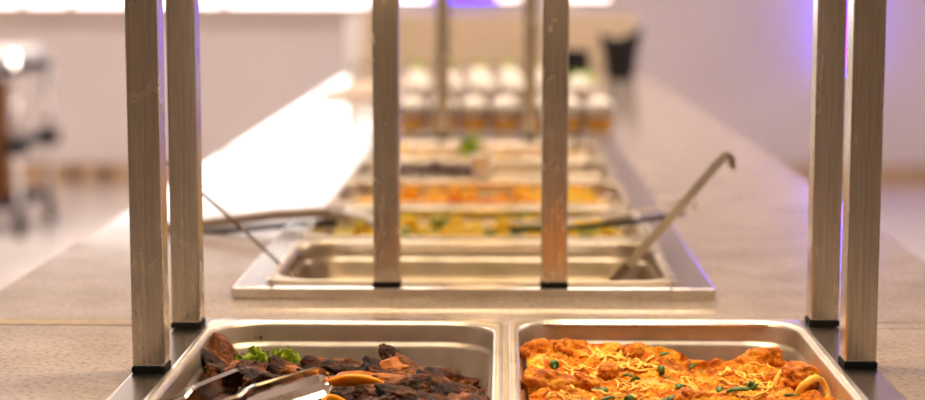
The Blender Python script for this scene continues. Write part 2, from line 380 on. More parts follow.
def bake():
    m = mat('cheesy_bake', rough=.4, Specular_IOR_Level=.08); N, L, b = nodes(m)
    tc = N.new('ShaderNodeTexCoord')
    a = N.new('ShaderNodeTexNoise'); a.inputs['Scale'].default_value = 26; a.inputs['Detail'].default_value = 7; a.inputs['Roughness'].default_value = .65; a.inputs['Distortion'].default_value = .6
    c = N.new('ShaderNodeTexNoise'); c.inputs['Scale'].default_value = 75; c.inputs['Detail'].default_value = 5; c.inputs['Distortion'].default_value = 1.2
    e = N.new('ShaderNodeTexNoise'); e.inputs['Scale'].default_value = 260; e.inputs['Detail'].default_value = 4
    for q in (a, c, e): L.new(tc.outputs['Object'], q.inputs['Vector'])
    r1 = ramp(N, [(.38, (.26, .04, .001)), (.46, (.62, .12, .002)), (.52, (.84, .24, .004)), (.58, (.96, .48, .02)), (.64, (1, .78, .24))])
    r2 = ramp(N, [(.38, (.34, .05, .001)), (.5, (.82, .21, .004)), (.60, (1, .62, .09))])
    L.new(a.outputs[0], r1.inputs[0]); L.new(c.outputs[0], r2.inputs[0])
    mx = N.new('ShaderNodeMixRGB'); mx.inputs[0].default_value = .38; L.new(r1.outputs[0], mx.inputs[1]); L.new(r2.outputs[0], mx.inputs[2])
    L.new(mx.outputs[0], b.inputs['Base Color'])
    ad = N.new('ShaderNodeMath'); ad.inputs[1].default_value = .5; L.new(e.outputs[0], ad.inputs[0]); 
    ml = N.new('ShaderNodeMath'); ml.operation = 'ADD'; L.new(c.outputs[0], ml.inputs[0]); L.new(ad.outputs[0], ml.inputs[1])
    bp = N.new('ShaderNodeBump'); bp.inputs['Strength'].default_value = 1; bp.inputs['Distance'].default_value = .007
    L.new(ml.outputs[0], bp.inputs['Height']); L.new(bp.outputs[0], b.inputs['Normal'])
    return m
bake_m = bake()

def hfield(name, x0, x1, y0, y1, nx, ny, fn, m, rc=.04, z0=None, thick=.03):
    """a heap filling a pan: rounded corners, closed below"""
    bm = bmesh.new(); g = []
    cx, cy, hw, hl = (x0 + x1) / 2, (y0 + y1) / 2, (x1 - x0) / 2, (y1 - y0) / 2
    for j in range(ny + 1):
        row = []
        for i in range(nx + 1):
            x = x0 + (x1 - x0) * i / nx; y = y0 + (y1 - y0) * j / ny
            dx = max(abs(x - cx) - (hw - rc), 0); dy = max(abs(y - cy) - (hl - rc), 0); q = math.hypot(dx, dy)
            if q > rc and dx and dy:
                x = cx + math.copysign(hw - rc + dx * rc / q, x - cx); y = cy + math.copysign(hl - rc + dy * rc / q, y - cy)
            row.append(bm.verts.new((x, y, fn(x, y))))
        g.append(row)
    for j in range(ny):
        for i in range(nx): bm.faces.new((g[j][i], g[j][i + 1], g[j + 1][i + 1], g[j + 1][i]))
    rim = [v for v in g[0]] + [g[j][nx] for j in range(1, ny + 1)] + [g[ny][i] for i in range(nx - 1, -1, -1)] + [g[j][0] for j in range(ny - 1, 0, -1)]
    low = [bm.verts.new((cx + (v.co.x - cx) * .97, cy + (v.co.y - cy) * .97, v.co.z - thick)) for v in rim]
    n = len(rim)
    for k in range(n): bm.faces.new((rim[k], rim[(k + 1) % n], low[(k + 1) % n], low[k]))
    bm.faces.new(low)
    return obj(name, bm, m, None, True)

# ------------------------------------------------------------------ cheesy bake (near right pan)
_before = set(COL.objects)
BC = [(.05, 1.87, -.010), (.10, 1.85, -.011), (.135, 1.85, -.020), (.21, 1.85, -.031), (.27, 1.85, -.027), (.296, 1.82, -.018), (.30, 1.70, -.02), (.03, 1.75, -.008),
      (.034, 1.6, -.002), (.18, 1.6, -.008), (.18, 1.75, -.024), (.29, 1.6, -.01), (.10, 1.72, -.016), (.16, 1.45, -.006), (.25, 1.72, -.026)]
def bake_h(x, y):
    h = idw(BC, x, y)
    h += .0065 * noise.noise(Vector((x * 22, y * 22, 3.1))) + .0075 * noise.noise(Vector((x * 55, y * 55, 8.7))) + .0042 * abs(noise.noise(Vector((x * 120, y * 120, 1.2)))) + .0018 * noise.noise(Vector((x * 260, y * 260, 5)))
    return K + h - .003
bk = hfield('cheesy_bake', .0235, .2995, 1.41, 1.890, 180, 300, bake_h, bake_m, .045, thick=.04)
tag(bk, 'orange cheesy bake filling the nearest right-hand pan', 'casserole')

rnd = random.Random(7)
chunk_meshes = []
def chunk(x, y, s, lb, up=.0, grp=None, seed=None, rot=None):
    sd = seed if seed is not None else rnd.randint(0, 99)
    o = obj('crusty_chunk', rock(sd, s, s * .8, s * .62, .45, 1.5, 4, .12), crust_m, None, True, (x, y, bake_h(x, y) + up), rot or (rnd.uniform(-.4, .4), rnd.uniform(-.4, .4), rnd.uniform(0, 6)))
    return tag(o, lb, 'crusty chunk', grp)
chunk(.036, 1.840, .017, 'golden crusty chunk in the far left corner of the orange bake', .001)
chunk(.071, 1.835, .022, 'reddish crusty chunk just right of the far left corner of the bake', 0)
chunk(.132, 1.848, .014, 'round brown crusty chunk at the far edge of the orange bake', .006)
chunk(.043, 1.650, .026, 'grainy golden chunk against the left wall of the bake pan', .004)
chunk(.288, 1.735, .018, 'browned crusty chunk against the right wall of the bake pan', .012)
chunk(.076, 1.69, .014, 'flat orange chunk near the middle left of the bake', .004)
chunk(.102, 1.735, .011, 'small square browned chunk beside the pale cheese on the bake', .006)
chunk(.172, 1.63, .016, 'dark edged chunk in the middle front of the bake', .003)
chunk(.20, 1.86, .013, 'small yellow brown chunk near the far middle of the bake', .003)
chunk(.262, 1.83, .02, 'long red orange chunk along the far right of the bake', .004)
# curled ring at right
pts = [(.015 * math.cos(a), .005 * math.sin(2 * a), .014 * math.sin(a)) for a in [R(k * 15 - 30) for k in range(17)]]
rb = bmesh.new(); tube(rb, pts, .0026, 8, 1.5)
tag(obj('onion_curl', rb, cheese_m, None, True, (.286, 1.655, bake_h(.286, 1.655) + .012), (0, .2, .3)), 'pale golden onion curl standing at the right wall of the bake pan', 'onion')
rb = bmesh.new(); tube(rb, [(0, 0, 0), (.004, .003, .009), (.010, .003, .016), (.013, .0, .022)], [.002, .003, .003, .0015], 8, .5)
tag(obj('onion_strip', rb, cheese_m, None, True, (.263, 1.74, bake_h(.263, 1.74)), (0, 0, .4)), 'thin pale onion strip leaning up beside the browned chunk', 'onion')
# grated cheese
bm = bmesh.new(); cl = [(.088, 1.835, .018, 30), (.112, 1.83, .016, 40), (.133, 1.805, .02, 36), (.06, 1.73, .025, 34), (.085, 1.745, .018, 26), (.052, 1.68, .02, 26), (.125, 1.70, .02, 24), (.19, 1.73, .03, 30), (.185, 1.70, .02, 30),
      (.24, 1.78, .025, 40), (.255, 1.745, .014, 24), (.22, 1.64, .03, 22), (.13, 1.62, .03, 18), (.06, 1.6, .03, 20)]
for cx, cy, s, n in cl:
    for _ in range(n):
        x = cx + rnd.gauss(0, s * .6); y = cy + rnd.gauss(0, s * .8)
        if rnd.random() < .3 or not (.036 < x < .29 and 1.43 < y < 1.87): continue
        a = rnd.uniform(0, 6.28) if rnd.random() < .5 else rnd.gauss(2.6, .5); L_ = rnd.uniform(.004, .010); b_ = rnd.uniform(-.8, .8)
        p = []
        for k in range(5):
            t = k / 4 - .5; aa = a + b_ * t
            xx, yy = x + math.cos(aa) * L_ * t * 2, y + math.sin(aa) * L_ * t * 2
            p.append((xx, yy, bake_h(xx, yy) + .0018 + rnd.uniform(0, .0016)))
        tube(bm, p, rnd.uniform(.0008, .0019), 6, .6)
tag(obj('grated_cheese', bm, cheese_m, None, True), 'pale melted cheese shreds strewn over the orange bake', 'cheese', None, 'stuff')
# scallion pieces
def scallion(kind):
    bm = bmesh.new()
    if kind == 0:      # hollow ring cut
        lathe(bm, [(.0032, -.0025), (.0044, -.003), (.0048, 0), (.0044, .003), (.0032, .0025), (.003, 0), (.0032, -.0025)], 14)
    elif kind == 1:    # long slanted piece
        tube(bm, [(-.010, 0, 0), (-.004, 0, .0018), (.004, 0, .0018), (.010, 0, 0)], [.0022, .0034, .0034, .0022], 8, .6)
    else:              # folded leaf bit
        tube(bm, [(-.005, -.003, 0), (0, .001, .003), (.005, .000, .001)], [.0018, .0042, .002], 8, .4)
    return obj('scallion_piece', bm, scal_m, None, True)
SC = [scallion(0), scallion(1), scallion(2)]
used = [False] * 3
GS = 'scallion pieces on the bake'
sc_list = [(.050, 1.745, 0, 'dark green scallion piece beside pale cheese at the left of the bake'), (.108, 1.76, 2, 'small scallion bit in front of the round far chunk'), (.121, 1.745, 2, 'thin dark scallion bit left of the far middle chunk'),
           (.157, 1.78, 0, 'pale green scallion ring at the far middle of the bake'), (.086, 1.648, 2, None), (.093, 1.64, 2, None), (.091, 1.60, 1, None), (.113, 1.603, 0, 'largest green scallion slice at the front left of the bake'), (.128, 1.73, 2, None),
           (.166, 1.70, 2, None), (.190, 1.79, 2, None), (.172, 1.625, 0, 'scallion ring in front of the dark edged chunk'), (.172, 1.65, 2, None), (.213, 1.63, 1, 'long slanted scallion piece at the front middle of the bake'), (.240, 1.735, 0, None), (.245, 1.745, 2, None),
           (.268, 1.65, 1, 'scallion piece near the onion curl at the right of the bake'), (.15, 1.61, 2, None), (.06, 1.645, 2, None), (.20, 1.585, 0, None), (.14, 1.57, 2, None), (.24, 1.58, 1, None), (.07, 1.56, 2, None), (.165, 1.84, 2, None), (.205, 1.69, 2, None)]
for x, y, k, lb in sc_list:
    o = SC[k] if not used[k] else SC[k].copy()
    if used[k]: COL.objects.link(o)
    used[k] = True
    o.location = (x, y, bake_h(x, y) + .004); o.rotation_euler = (rnd.uniform(-.5, .5) + (1.0 if k == 0 else 0), rnd.uniform(-.4, .4), rnd.uniform(-.6, .6) if k == 1 else rnd.uniform(0, 6))
    tag(o, lb or 'small dark green scallion bit scattered on the orange bake', 'scallion', GS)

# ------------------------------------------------------------------ roast meat (near left pan)
MC = [(-.285, 1.85, -.020), (-.24, 1.85, -.026), (-.2, 1.84, -.024), (-.15, 1.84, -.026), (-.11, 1.82, -.018), (-.06, 1.80, -.034), (-.025, 1.8, -.042), (-.022, 1.7, -.026), (-.20, 1.7, -.018), (-.14, 1.6, -.010),
      (-.07, 1.6, -.008), (-.28, 1.6, -.022), (-.28, 1.72, -.02), (-.1, 1.7, -.016)]
def meat_h(x, y): return K - .008 + idw(MC, x, y)
gv = hfield('gravy', -.293, -.018, 1.41, 1.885, 40, 60, lambda x, y: meat_h(x, y) - .030 + .004 * noise.noise(Vector((x * 60, y * 60, 2))), gravy_m, .045, thick=.03)
tag(gv, 'dark brown gravy under the roast meat in the nearest left pan', 'gravy', None, 'stuff')
MM = [rock(11 + i * 5, sx, sy, sz, .52, 1.5, 5, .09) for i, (sx, sy, sz) in enumerate([(.036, .022, .015), (.030, .024, .017), (.042, .018, .013), (.027, .020, .014), (.034, .026, .012)])]
MO = [obj('meat_piece', b_, meat_m, None, True) for b_ in MM]
mu = [False] * 5
def meat(x, y, k, rz, up=0, tilt=(0, 0), lb=None, s=1):
    o = MO[k] if not mu[k] else MO[k].copy()
    if mu[k]: COL.objects.link(o)
    mu[k] = True
    o.location = (x, y, meat_h(x, y) + up - .008); o.rotation_euler = (tilt[0] + rnd.uniform(-.35, .35), tilt[1] + rnd.uniform(-.3, .3), rz); s *= rnd.uniform(.95, 1.15); o.scale = (s, s, s); o.location.z += rnd.uniform(-.004, .003)
    tag(o, lb or 'dark brown roast meat piece heaped in the nearest left pan', 'meat', 'roast meat pieces')
meat(-.262, 1.775, 3, .9, .006, (.3, -.3), 'dark meat piece leaning on the brown rib in the left corner of the meat pan')
meat(-.225, 1.73, 1, .2, .004, (.2, .1)); meat(-.21, 1.80, 0, .5, .002, (.3, .2), 'meat piece right of the lettuce at the far wall of the meat pan')
meat(-.175, 1.815, 0, .7, .004, (.4, -.2)); meat(-.145, 1.80, 4, -.2, .004, (.2, 0)); meat(-.12, 1.815, 3, .1, .0, (.1, .4))
meat(-.19, 1.72, 4, .3, .004, (.2, -.2), 'broad shiny meat piece between the two tong arms'); meat(-.235, 1.67, 2, .6, -.004, (.1, 0))
meat(-.094, 1.765, 1, -.5, .006, (.5, .2)); meat(-.065, 1.77, 0, -.35, .002, (.2, .1)); meat(-.035, 1.765, 3, .6, -.002); meat(-.05, 1.735, 2, -.3, .002, (.3, 0), 'long dark meat strip at the right wall of the meat pan')
meat(-.088, 1.70, 4, .1, .008, (.3, .1), 'broad browned meat piece right of the orange squash wedge'); meat(-.055, 1.69, 0, -.2, .006, (.4, .1)); meat(-.04, 1.655, 1, .5, .002)
meat(-.105, 1.645, 0, .2, .010, (.5, -.1), 'meat piece with pale ragged top at the front of the meat pan'); meat(-.075, 1.61, 2, .0, .006, (.3, .2)); meat(-.045, 1.60, 4, -.4, .002, (.2, .2))
meat(-.12, 1.58, 1, .4, .004); meat(-.165, 1.57, 3, .1, -.004); meat(-.20, 1.61, 0, .8, -.006); meat(-.255, 1.60, 1, .2, -.006); meat(-.165, 1.745, 2, .1, .002, (.2, .2))
meat(-.278, 1.80, 4, .6, .004, (.3, .5), 'dark meat piece below the upright rib in the left corner of the meat pan'); meat(-.27, 1.765, 1, 1.3, .0, (.2, .3)); meat(-.275, 1.69, 0, 1.2, -.004); meat(-.25, 1.54, 4, .5, -.008); meat(-.2, 1.52, 2, .1, -.006); meat(-.12, 1.51, 0, .6, 0); meat(-.06, 1.53, 1, -.2, 0); meat(-.275, 1.745, 2, 1.4, 0, (.2, .3))
meat(-.25, 1.46, 0, .3, -.006); meat(-.16, 1.455, 4, 1.0, -.004); meat(-.07, 1.46, 2, .4, -.002); meat(-.135, 1.70, 3, .4, .004, (.3, .1)); meat(-.24, 1.815, 3, .1, -.004, (.2, 0))
meat(-.03, 1.70, 3, 1.4, .0, (.2, .2)); meat(-.028, 1.63, 1, 1.2, .0, (.2, .1)); meat(-.03, 1.82, 3, .3, -.006, (.2, .1)); meat(-.075, 1.83, 2, .2, -.006); meat(-.115, 1.75, 2, -.8, .006, (.3, .3))
# rib standing in the corner, pointed pieces
o = obj('meat_rib', rock(3, .036, .014, .011, .25, 1.2, 4, .05), rib_m, None, True, (-.281, 1.832, K - .030), (0, R(62), R(-30))); tag(o, 'brown rib standing upright in the far left corner of the meat pan', 'meat', 'roast meat pieces')
o = obj('meat_piece', rock(23, .032, .013, .009, .3, 1.2, 4, .08), meat_m, None, True, (-.104, 1.815, K - .025), (R(20), R(48), R(8))); tag(o, 'dark pointed meat piece sticking up highest near the far wall', 'meat', 'roast meat pieces')
o = obj('meat_piece', rock(29, .030, .014, .008, .3, 1.2, 4, .08), rib_m, None, True, (-.087, 1.80, K - .033), (R(10), R(40), R(-10))); tag(o, 'fatty tan edged meat piece leaning beside the highest pointed piece', 'meat', 'roast meat pieces')
# squash and onion wedges
def wedge(L_, r, curve, fl=.55):
    bm = bmesh.new(); n = 11; pts = []; rs = []
    for k in range(n):
        t = k / (n - 1); a = (t - .5) * curve
        pts.append((L_ * math.sin(a) / max(curve, .01), 0, L_ * (math.cos(a) - math.cos(curve / 2)) / max(curve, .01))); rs.append(r * (math.sin(math.pi * (.12 + .76 * t)) ** .6))
    tube(bm, pts, rs, 12, fl); return bm
for x, y, up, L_, r, cv, m, rot, lb in [
    (-.137, 1.66, .023, .058, .011, .8, squash_m, (R(-35), .05, .12), 'large bright orange squash wedge beside the tong tip'),
    (-.150, 1.615, .008, .045, .008, 2.2, squash_m, (R(-70), .3, .9), 'curved orange squash peel hooked round the end of the tongs')]:
    tag(obj('vegetable_wedge', wedge(L_, r, cv, .40), m, None, True, (x, y, meat_h(x, y) + up - .008), rot), lb, 'vegetable')
for sd, x, y, up, sx, sy, sz, m, rot, lb in [
    (41, -.143, 1.735, .012, .022, .014, .008, onion_m, (.3, -.1, .2), 'reddish brown onion wedge behind the bright squash wedge'),
    (42, -.119, 1.757, .018, .022, .013, .007, onion_m, (.4, -.6, .35), 'glossy onion wedge tilted up against the pointed meat'),
    (43, -.197, 1.765, .014, .015, .010, .006, onion_m, (.3, .5, .5), 'red brown onion piece right of the lettuce'),
    (44, -.093, 1.69, .020, .024, .007, .005, onion_m, (.2, .1, -.2), 'thin orange onion slice on top of the right meat')]:
    tag(obj('vegetable_wedge', rock(sd, sx * 1.15, sy * 1.15, sz, .45, 1.3, 4, .06), m, None, True, (x, y, meat_h(x, y) + up - .008), rot), lb, 'vegetable')
# lettuce
def leaf(seed, r, ruff=.35):
    bm = bmesh.new(); rings = []
    n = 28
    for j in range(1, 7):
        q = j / 6; row = []
        for k in range(n):
            a = 2 * math.pi * k / n; rad = r * q * (1 + .25 * noise.noise(Vector((math.cos(a) * 2, math.sin(a) * 2, seed))))
            row.append(bm.verts.new((rad * math.cos(a), rad * math.sin(a), r * ruff * q * q * (.8 + 1.3 * noise.noise(Vector((math.cos(a) * 2.7, math.sin(a) * 2.7, seed + q * 1.5)))))))
        rings.append(row)
    c = bm.verts.new((0, 0, 0))
    for k in range(n): bm.faces.new((c, rings[0][k], rings[0][(k + 1) % n]))
    for a, b_ in zip(rings, rings[1:]):
        for k in range(n): bm.faces.new((a[k], a[(k + 1) % n], b_[(k + 1) % n], b_[k]))
    geo = bmesh.ops.solidify(bm, geom=bm.faces[:], thickness=.0012)
    return bm
def sprig(lb, loc, seed, r, n, m, cat='lettuce'):
    bm = bmesh.new(); q = random.Random(seed)
    for k in range(n):
        l = leaf(seed * 10 + k, r * q.uniform(.6, 1), .9); me = bpy.data.meshes.new('leaf_tmp'); l.to_mesh(me); l.free()
        me.transform(Matrix.Translation((q.uniform(-1, 1) * r, q.uniform(-.7, .7) * r, q.uniform(0, .8) * r)) @ Euler((q.uniform(-.9, .9), q.uniform(-.9, .9), q.uniform(0, 6))).to_matrix().to_4x4())
        bm.from_mesh(me); bpy.data.meshes.remove(me)
    return tag(obj('salad_leaf', bm, m, None, True, loc), lb, cat)
sprig('larger green lettuce sprig at the far wall of the meat pan', (-.262, 1.835, K - .029), 4, .012, 6, green_m)
sprig('small green lettuce sprig right of the larger one in the meat pan', (-.226, 1.84, K - .027), 6, .012, 5, green_m)
sprig('tiny pale lettuce bit below the larger sprig in the meat pan', (-.272, 1.79, K - .028), 9, .006, 3, lime_m)
# gravy splashes on the far wall of the meat pan
for x, z, r, lb in ((-.2565, -.0165, .0022, 'larger dark gravy drop on the far wall above the lettuce'), (-.262, -.017, .0014, 'smaller dark gravy drop on the far wall above the lettuce')):
    tag(obj('gravy_drop', lathe(bmesh.new(), [(0, 0), (r, 0), (r * .8, r * .4), (0, r * .6)], 14), gravy_m, None, True, (x, 1.8695 + .026, PZ + z), (R(90), 0, 0)), lb, 'gravy')

FY = -.026                                  # seat the food of the near pans against their far walls
for o in set(COL.objects) - _before:
    if o.parent is None: o.location.y += FY
# ------------------------------------------------------------------ tongs in the meat
tong_m = mat('tong_steel', (.68, .62, .54), .12, 1)
def tong_arm(L_, h, seed=0):
    """plate on edge along +x with turned-in flanges, wider rounded tip"""
    bm = bmesh.new(); n = 26; sec = []
    for k in range(n + 1):
        t = k / n; x = L_ * t
        hh = h * (.45 + .25 * min(t / .5, 1)) if t < .62 else h * (.70 + .30 * min((t - .62) / .05, 1))
        if t > .95: hh *= math.sqrt(max(1 - ((t - .95) / .06) ** 2, .3))
        fl = .007 if t < .62 else .0045
        y = .003 * math.sin(t * 3)
        z0 = -hh / 2; z1 = hh / 2; th = .0011
        sec.append([(x, y + fl, z0), (x, y, z0 + .002), (x, y + .0022, z0 * .5), (x, y + .0030, 0), (x, y + .0022, z1 * .5), (x, y, z1 - .002), (x, y + .0012, z1 - .0006), (x, y + fl, z1), (x, y + fl, z1 - th), (x, y + .002, z1 - .002 - th), (x, y + th, z1 - .004), (x, y + .003 + th, 0), (x, y + th, z0 + .003), (x, y + fl, z0 + th)])
    loft(bm, sec)
    return bm
tg = thing('serving_tongs', 'polished steel serving tongs lying open in the roast meat', 'tongs', (-.318, 1.304, K + .012))
tips = [Vector((-.243, 1.661, .0)), Vector((-.158, 1.625, .012))]; hp = Vector((-.318, 1.304, .012))
for i, tp in enumerate(tips):
    d = tp - hp; L_ = d.length
    o = obj('arm', tong_arm(L_, .031), tong_m, tg, False, (0, 0, 0), (R(-2 - 20 * i), -math.asin((d.z - .012) / L_), math.atan2(d.y, d.x)))
obj('hinge', lathe(bmesh.new(), [(0, -.014), (.009, -.014), (.010, -.012), (.010, .012), (.009, .014), (0, .014)], 20), chrome, tg, True)

# ------------------------------------------------------------------ food in the far pans
def pieces(name, lb, cat, grp, y0, y1, x0, x1, h, n, mats, size, seed, sub=2):
    q = random.Random(seed); protos = []
    for i, m in enumerate(mats):
        for v in range(2): protos.append(obj(name, rock(seed * 7 + i * 3 + v, size, size * .8, size * .6, .35, 1.4, sub), m, None, True))
    for k in range(n):
        o = protos[k] if k < len(protos) else protos[k % len(protos)].copy()
        if k >= len(protos): COL.objects.link(o)
        x, y = q.uniform(x0, x1), q.uniform(y0, y1)
        o.location = (x, y, K + h + q.uniform(-.005, .006)); o.rotation_euler = (q.uniform(0, 6), q.uniform(0, 6), q.uniform(0, 6))
        s = q.uniform(.8, 1.25); o.scale = (s, s, s)
        tag(o, lb, cat, grp)
def bed(name, lb, k, h, m, x0=None, x1=None, cat='food', amp=.006):
    y = PY[k]; a = x0 if x0 is not None else -.037 - PW / 2 + .023; b_ = x1 if x1 is not None else -.037 + PW / 2 - .023
    o = hfield(name, a, b_, y - PD / 2 + .024, y + PD / 2 - .024, 40, 28, lambda xx, yy: K + h + amp * noise.noise(Vector((xx * 35, yy * 35, k * 4.0))) + amp * .6 * noise.noise(Vector((xx * 90, yy * 90, k))), m, .035, thick=.02)
    return tag(o, lb, cat, None, 'stuff')
yel_m = food('yellow_potato', 40, [(.3, (.66, .38, .006)), (.7, (.92, .62, .03))], .3, 90, .45, .002, Specular_IOR_Level=.2)
olive_m = food('olive_green', 40, [(.3, (.16, .19, .01)), (.7, (.42, .40, .03))], .3, 90, .4, .002)
carrot_m = food('orange_carrot', 40, [(.3, (.85, .32, .004)), (.7, (.98, .52, .02))], .3, 90, .45, .002, Specular_IOR_Level=.2)
red_m = food('red_pepper', 40, [(.3, (.78, .13, .01)), (.7, (.92, .25, .02))], .3, 90, .45, .002, Specular_IOR_Level=.2)
tan_m = food('tan_gratin', 25, [(.3, (.55, .36, .17)), (.7, (.78, .58, .34))], .4, 60, .45, .003)
cream_m = food('cream_sauce', 20, [(.3, (.74, .58, .38)), (.7, (.88, .74, .54))], .2, 50, .3, .002)
bed('vegetable_mix', 'yellow and olive vegetable mix filling the second pan of the row', 1, -.013, food('yellow_mix', 22, [(.3, (.22, .22, .012)), (.5, (.62, .42, .02)), (.7, (.86, .62, .08))], .5, 80))
ya, yb = PY[1] - .115, PY[1] + .115
pieces('vegetable_piece', 'yellow potato chunk among green pieces in the second pan', 'vegetable', 'yellow pieces in the second pan', ya, yb, -.22, .15, -.007, 46, [yel_m], .018, 21)
pieces('vegetable_piece', 'olive green vegetable chunk among yellow pieces in the second pan', 'vegetable', 'green pieces in the second pan', ya, yb, -.22, .15, -.006, 22, [olive_m], .017, 22)
bed('vegetable_mix', 'orange and yellow vegetable mix filling the third pan of the row', 2, -.013, food('orange_mix', 22, [(.3, (.70, .22, .01)), (.5, (.86, .45, .03)), (.7, (.9, .62, .10))], .5, 80))
ya, yb = PY[2] - .115, PY[2] + .115
pieces('vegetable_piece', 'orange carrot piece in the third pan', 'vegetable', 'orange pieces in the third pan', ya, yb, -.22, .15, -.007, 34, [carrot_m], .017, 23)
pieces('vegetable_piece', 'red pepper piece among orange vegetables in the third pan', 'vegetable', 'red pieces in the third pan', PY[2] - .115, PY[2], -.09, .0, -.004, 7, [red_m], .016, 24)
pieces('vegetable_piece', 'yellow piece at the right of the third pan', 'vegetable', 'yellow pieces in the third pan', ya, yb, .05, .16, -.005, 22, [yel_m], .017, 25)
bed('creamy_bake', 'pale creamy food in the right half of the fourth pan', 3, -.010, cream_m, x0=-.03)
bed('dark_stew', 'dark brown stew in the left half of the fourth pan', 3, -.008, food('dark_stew', 25, [(.3, (.05, .02, .01)), (.7, (.20, .09, .04))], .5, 70), x1=-.034)
pieces('meat_piece', 'dark meat piece in the left half of the fourth pan', 'meat', 'dark meat in the fourth pan', PY[3] - .115, PY[3] + .11, -.23, -.06, -.001, 30, [food('dark_meat', 30, [(.3, (.04, .016, .008)), (.7, (.17, .075, .035))], .5, 80)], .019, 26)
bed('tan_bake', 'pale tan baked food filling the last pan of the row', 4, -.004, tan_m)
pieces('gratin_piece', 'tan golden piece on the bake in the last pan', 'food', 'golden pieces in the last pan', PY[4] - .11, PY[4] + .11, -.22, .15, .0, 26, [tan_m, food('gold_piece', 25, [(.3, (.62, .35, .08)), (.7, (.82, .55, .2))], .4, 60)], .019, 27)
sprig('bright green sprig on the tan bake in the last pan', (-.078, PY[4] - .03, K + .008), 13, .024, 8, lime_m, 'garnish')

# ------------------------------------------------------------------ utensils on the far pans
def bezier(p0, p1, p2, n=14):
    p0, p1, p2 = map(Vector, (p0, p1, p2)); return [tuple(p0 * (1 - t) ** 2 + p1 * 2 * t * (1 - t) + p2 * t * t) for t in [k / n for k in range(n + 1)]]
def strip(bm, pts, w, th, side=(0, 1, 0)):
    """flat bar of width w along a path; side = width direction"""
    s = Vector(side).normalized(); loops = []
    pts = [Vector(p) for p in pts]
    for i, p in enumerate(pts):
        t = (pts[min(i + 1, len(pts) - 1)] - pts[max(i - 1, 0)]).normalized(); u = t.cross(s).normalized()
        ww = w[i] if isinstance(w, (list, tuple)) else w
        loops.append([p + s * ww / 2 + u * th / 2, p + s * ww / 2 - u * th / 2, p - s * ww / 2 - u * th / 2, p - s * ww / 2 + u * th / 2])
    cur = None; first = None
    for lp in loops:
        vsn = [bm.verts.new(q) for q in lp]
        if cur:
            for k in range(4): bm.faces.new((cur[k], cur[(k + 1) % 4], vsn[(k + 1) % 4], vsn[k]))
        else: first = vsn
        cur = vsn
    bm.faces.new(first); bm.faces.new(cur); return bm
def bowl(bm, r, d, c, th=.0015):
    prof = [(0, -d)] + [(r * math.sin(a), -d * math.cos(a)) for a in [R(k * 90 / 8) for k in range(1, 9)]]
    inner = [(max(p - th, 0), z + th if z < -th else z) for p, z in reversed(prof)]
    return lathe(bm, prof + inner, 24, c)
dark_st = mat('dark_steel', (.20, .14, .09), .35, .7); brown_st = mat('brown_steel', (.30, .24, .18), .4, .9); tan_h = mat('tan_handle', (.40, .29, .21), .4)  # dark, brown and tan tones for utensil handles
# wire-handled ladle in the front left corner of the empty pan
t = thing('ladle', 'thin wire-handled ladle leaning out of the empty pan to the left', 'ladle', (-.20, 2.17, K - .035))
bm = bmesh.new(); tube(bm, [(-.038, .0, .014), (-.052, .005, .026), (-.067, .03, .040), (-.115, .01, .092), (-.167, -.02, .147), (-.20, -.03, .180), (-.212, -.03, .186), (-.216, -.03, .178)], .0021, 8)
obj('wire_handle', bm, dark_st, t, True)
obj('bowl', bowl(bmesh.new(), .034, .022, (-.008, 0, .014)), chrome, t, True)
# hooked ladle at the right of the empty pan
t = thing('ladle', 'hook-ended steel ladle leaning to the right out of the empty pan', 'ladle', (.12, 2.25, K - .03))
bm = bmesh.new(); pth = [(.008, -.015, .004), (.018, -.03, .022), (.035, -.045, .044), (.085, -.03, .098), (.150, .0, .168), (.159, .002, .176), (.165, .003, .176), (.167, .003, .168), (.166, .003, .160)]
strip(bm, pth, .011, .0035, (.75, -.2, -.62)); obj('handle', bm, brown_st, t, False)
obj('bowl', bowl(bmesh.new(), .034, .020, (-.02, -.0, .004)), chrome, t, True)
# spoon laid across the corner behind it
t = thing('serving_spoon', 'short steel spoon propped in the right corner of the empty pan', 'spoon', (.19, 2.27, K))
strip_b = bmesh.new(); strip(strip_b, [(.020, -.06, -.012), (.010, .0, .012), (.0, .06, .040), (-.004, .09, .046)], [.016, .012, .010, .012], .002, (1, .2, 0)); obj('handle', strip_b, chrome, t)
# steel tongs across the second pan, shadow underneath built as a black arm
t = thing('serving_tongs', 'steel tongs, underside shade built in black, lying across the second pan at the right', 'tongs', (.02, 2.47, K + .022))
bm = bmesh.new(); strip(bm, bezier((-.01, .03, .004), (.12, .0, .012), (.235, -.03, .044), 10), [.020] * 8 + [.016, .014, .010], .003, (.1, 1, 0)); obj('arm', bm, chrome, t)
bm = bmesh.new(); strip(bm, bezier((-.01, .015, -.003), (.12, -.005, .000), (.225, -.03, .026), 10), [.016] * 8 + [.014, .012, .010], .005, (.1, 1, 0)); obj('arm', bm, black_p, t)  # black arm stands in for the shaded underside
bm = bmesh.new(); tube(bm, [(.234 + .007 * math.cos(a), -.03, .034 + .009 * math.sin(a)) for a in [R(k * 30) for k in range(-4, 9)]], .0022, 8); obj('hanging_ring', bm, chrome, t, True)
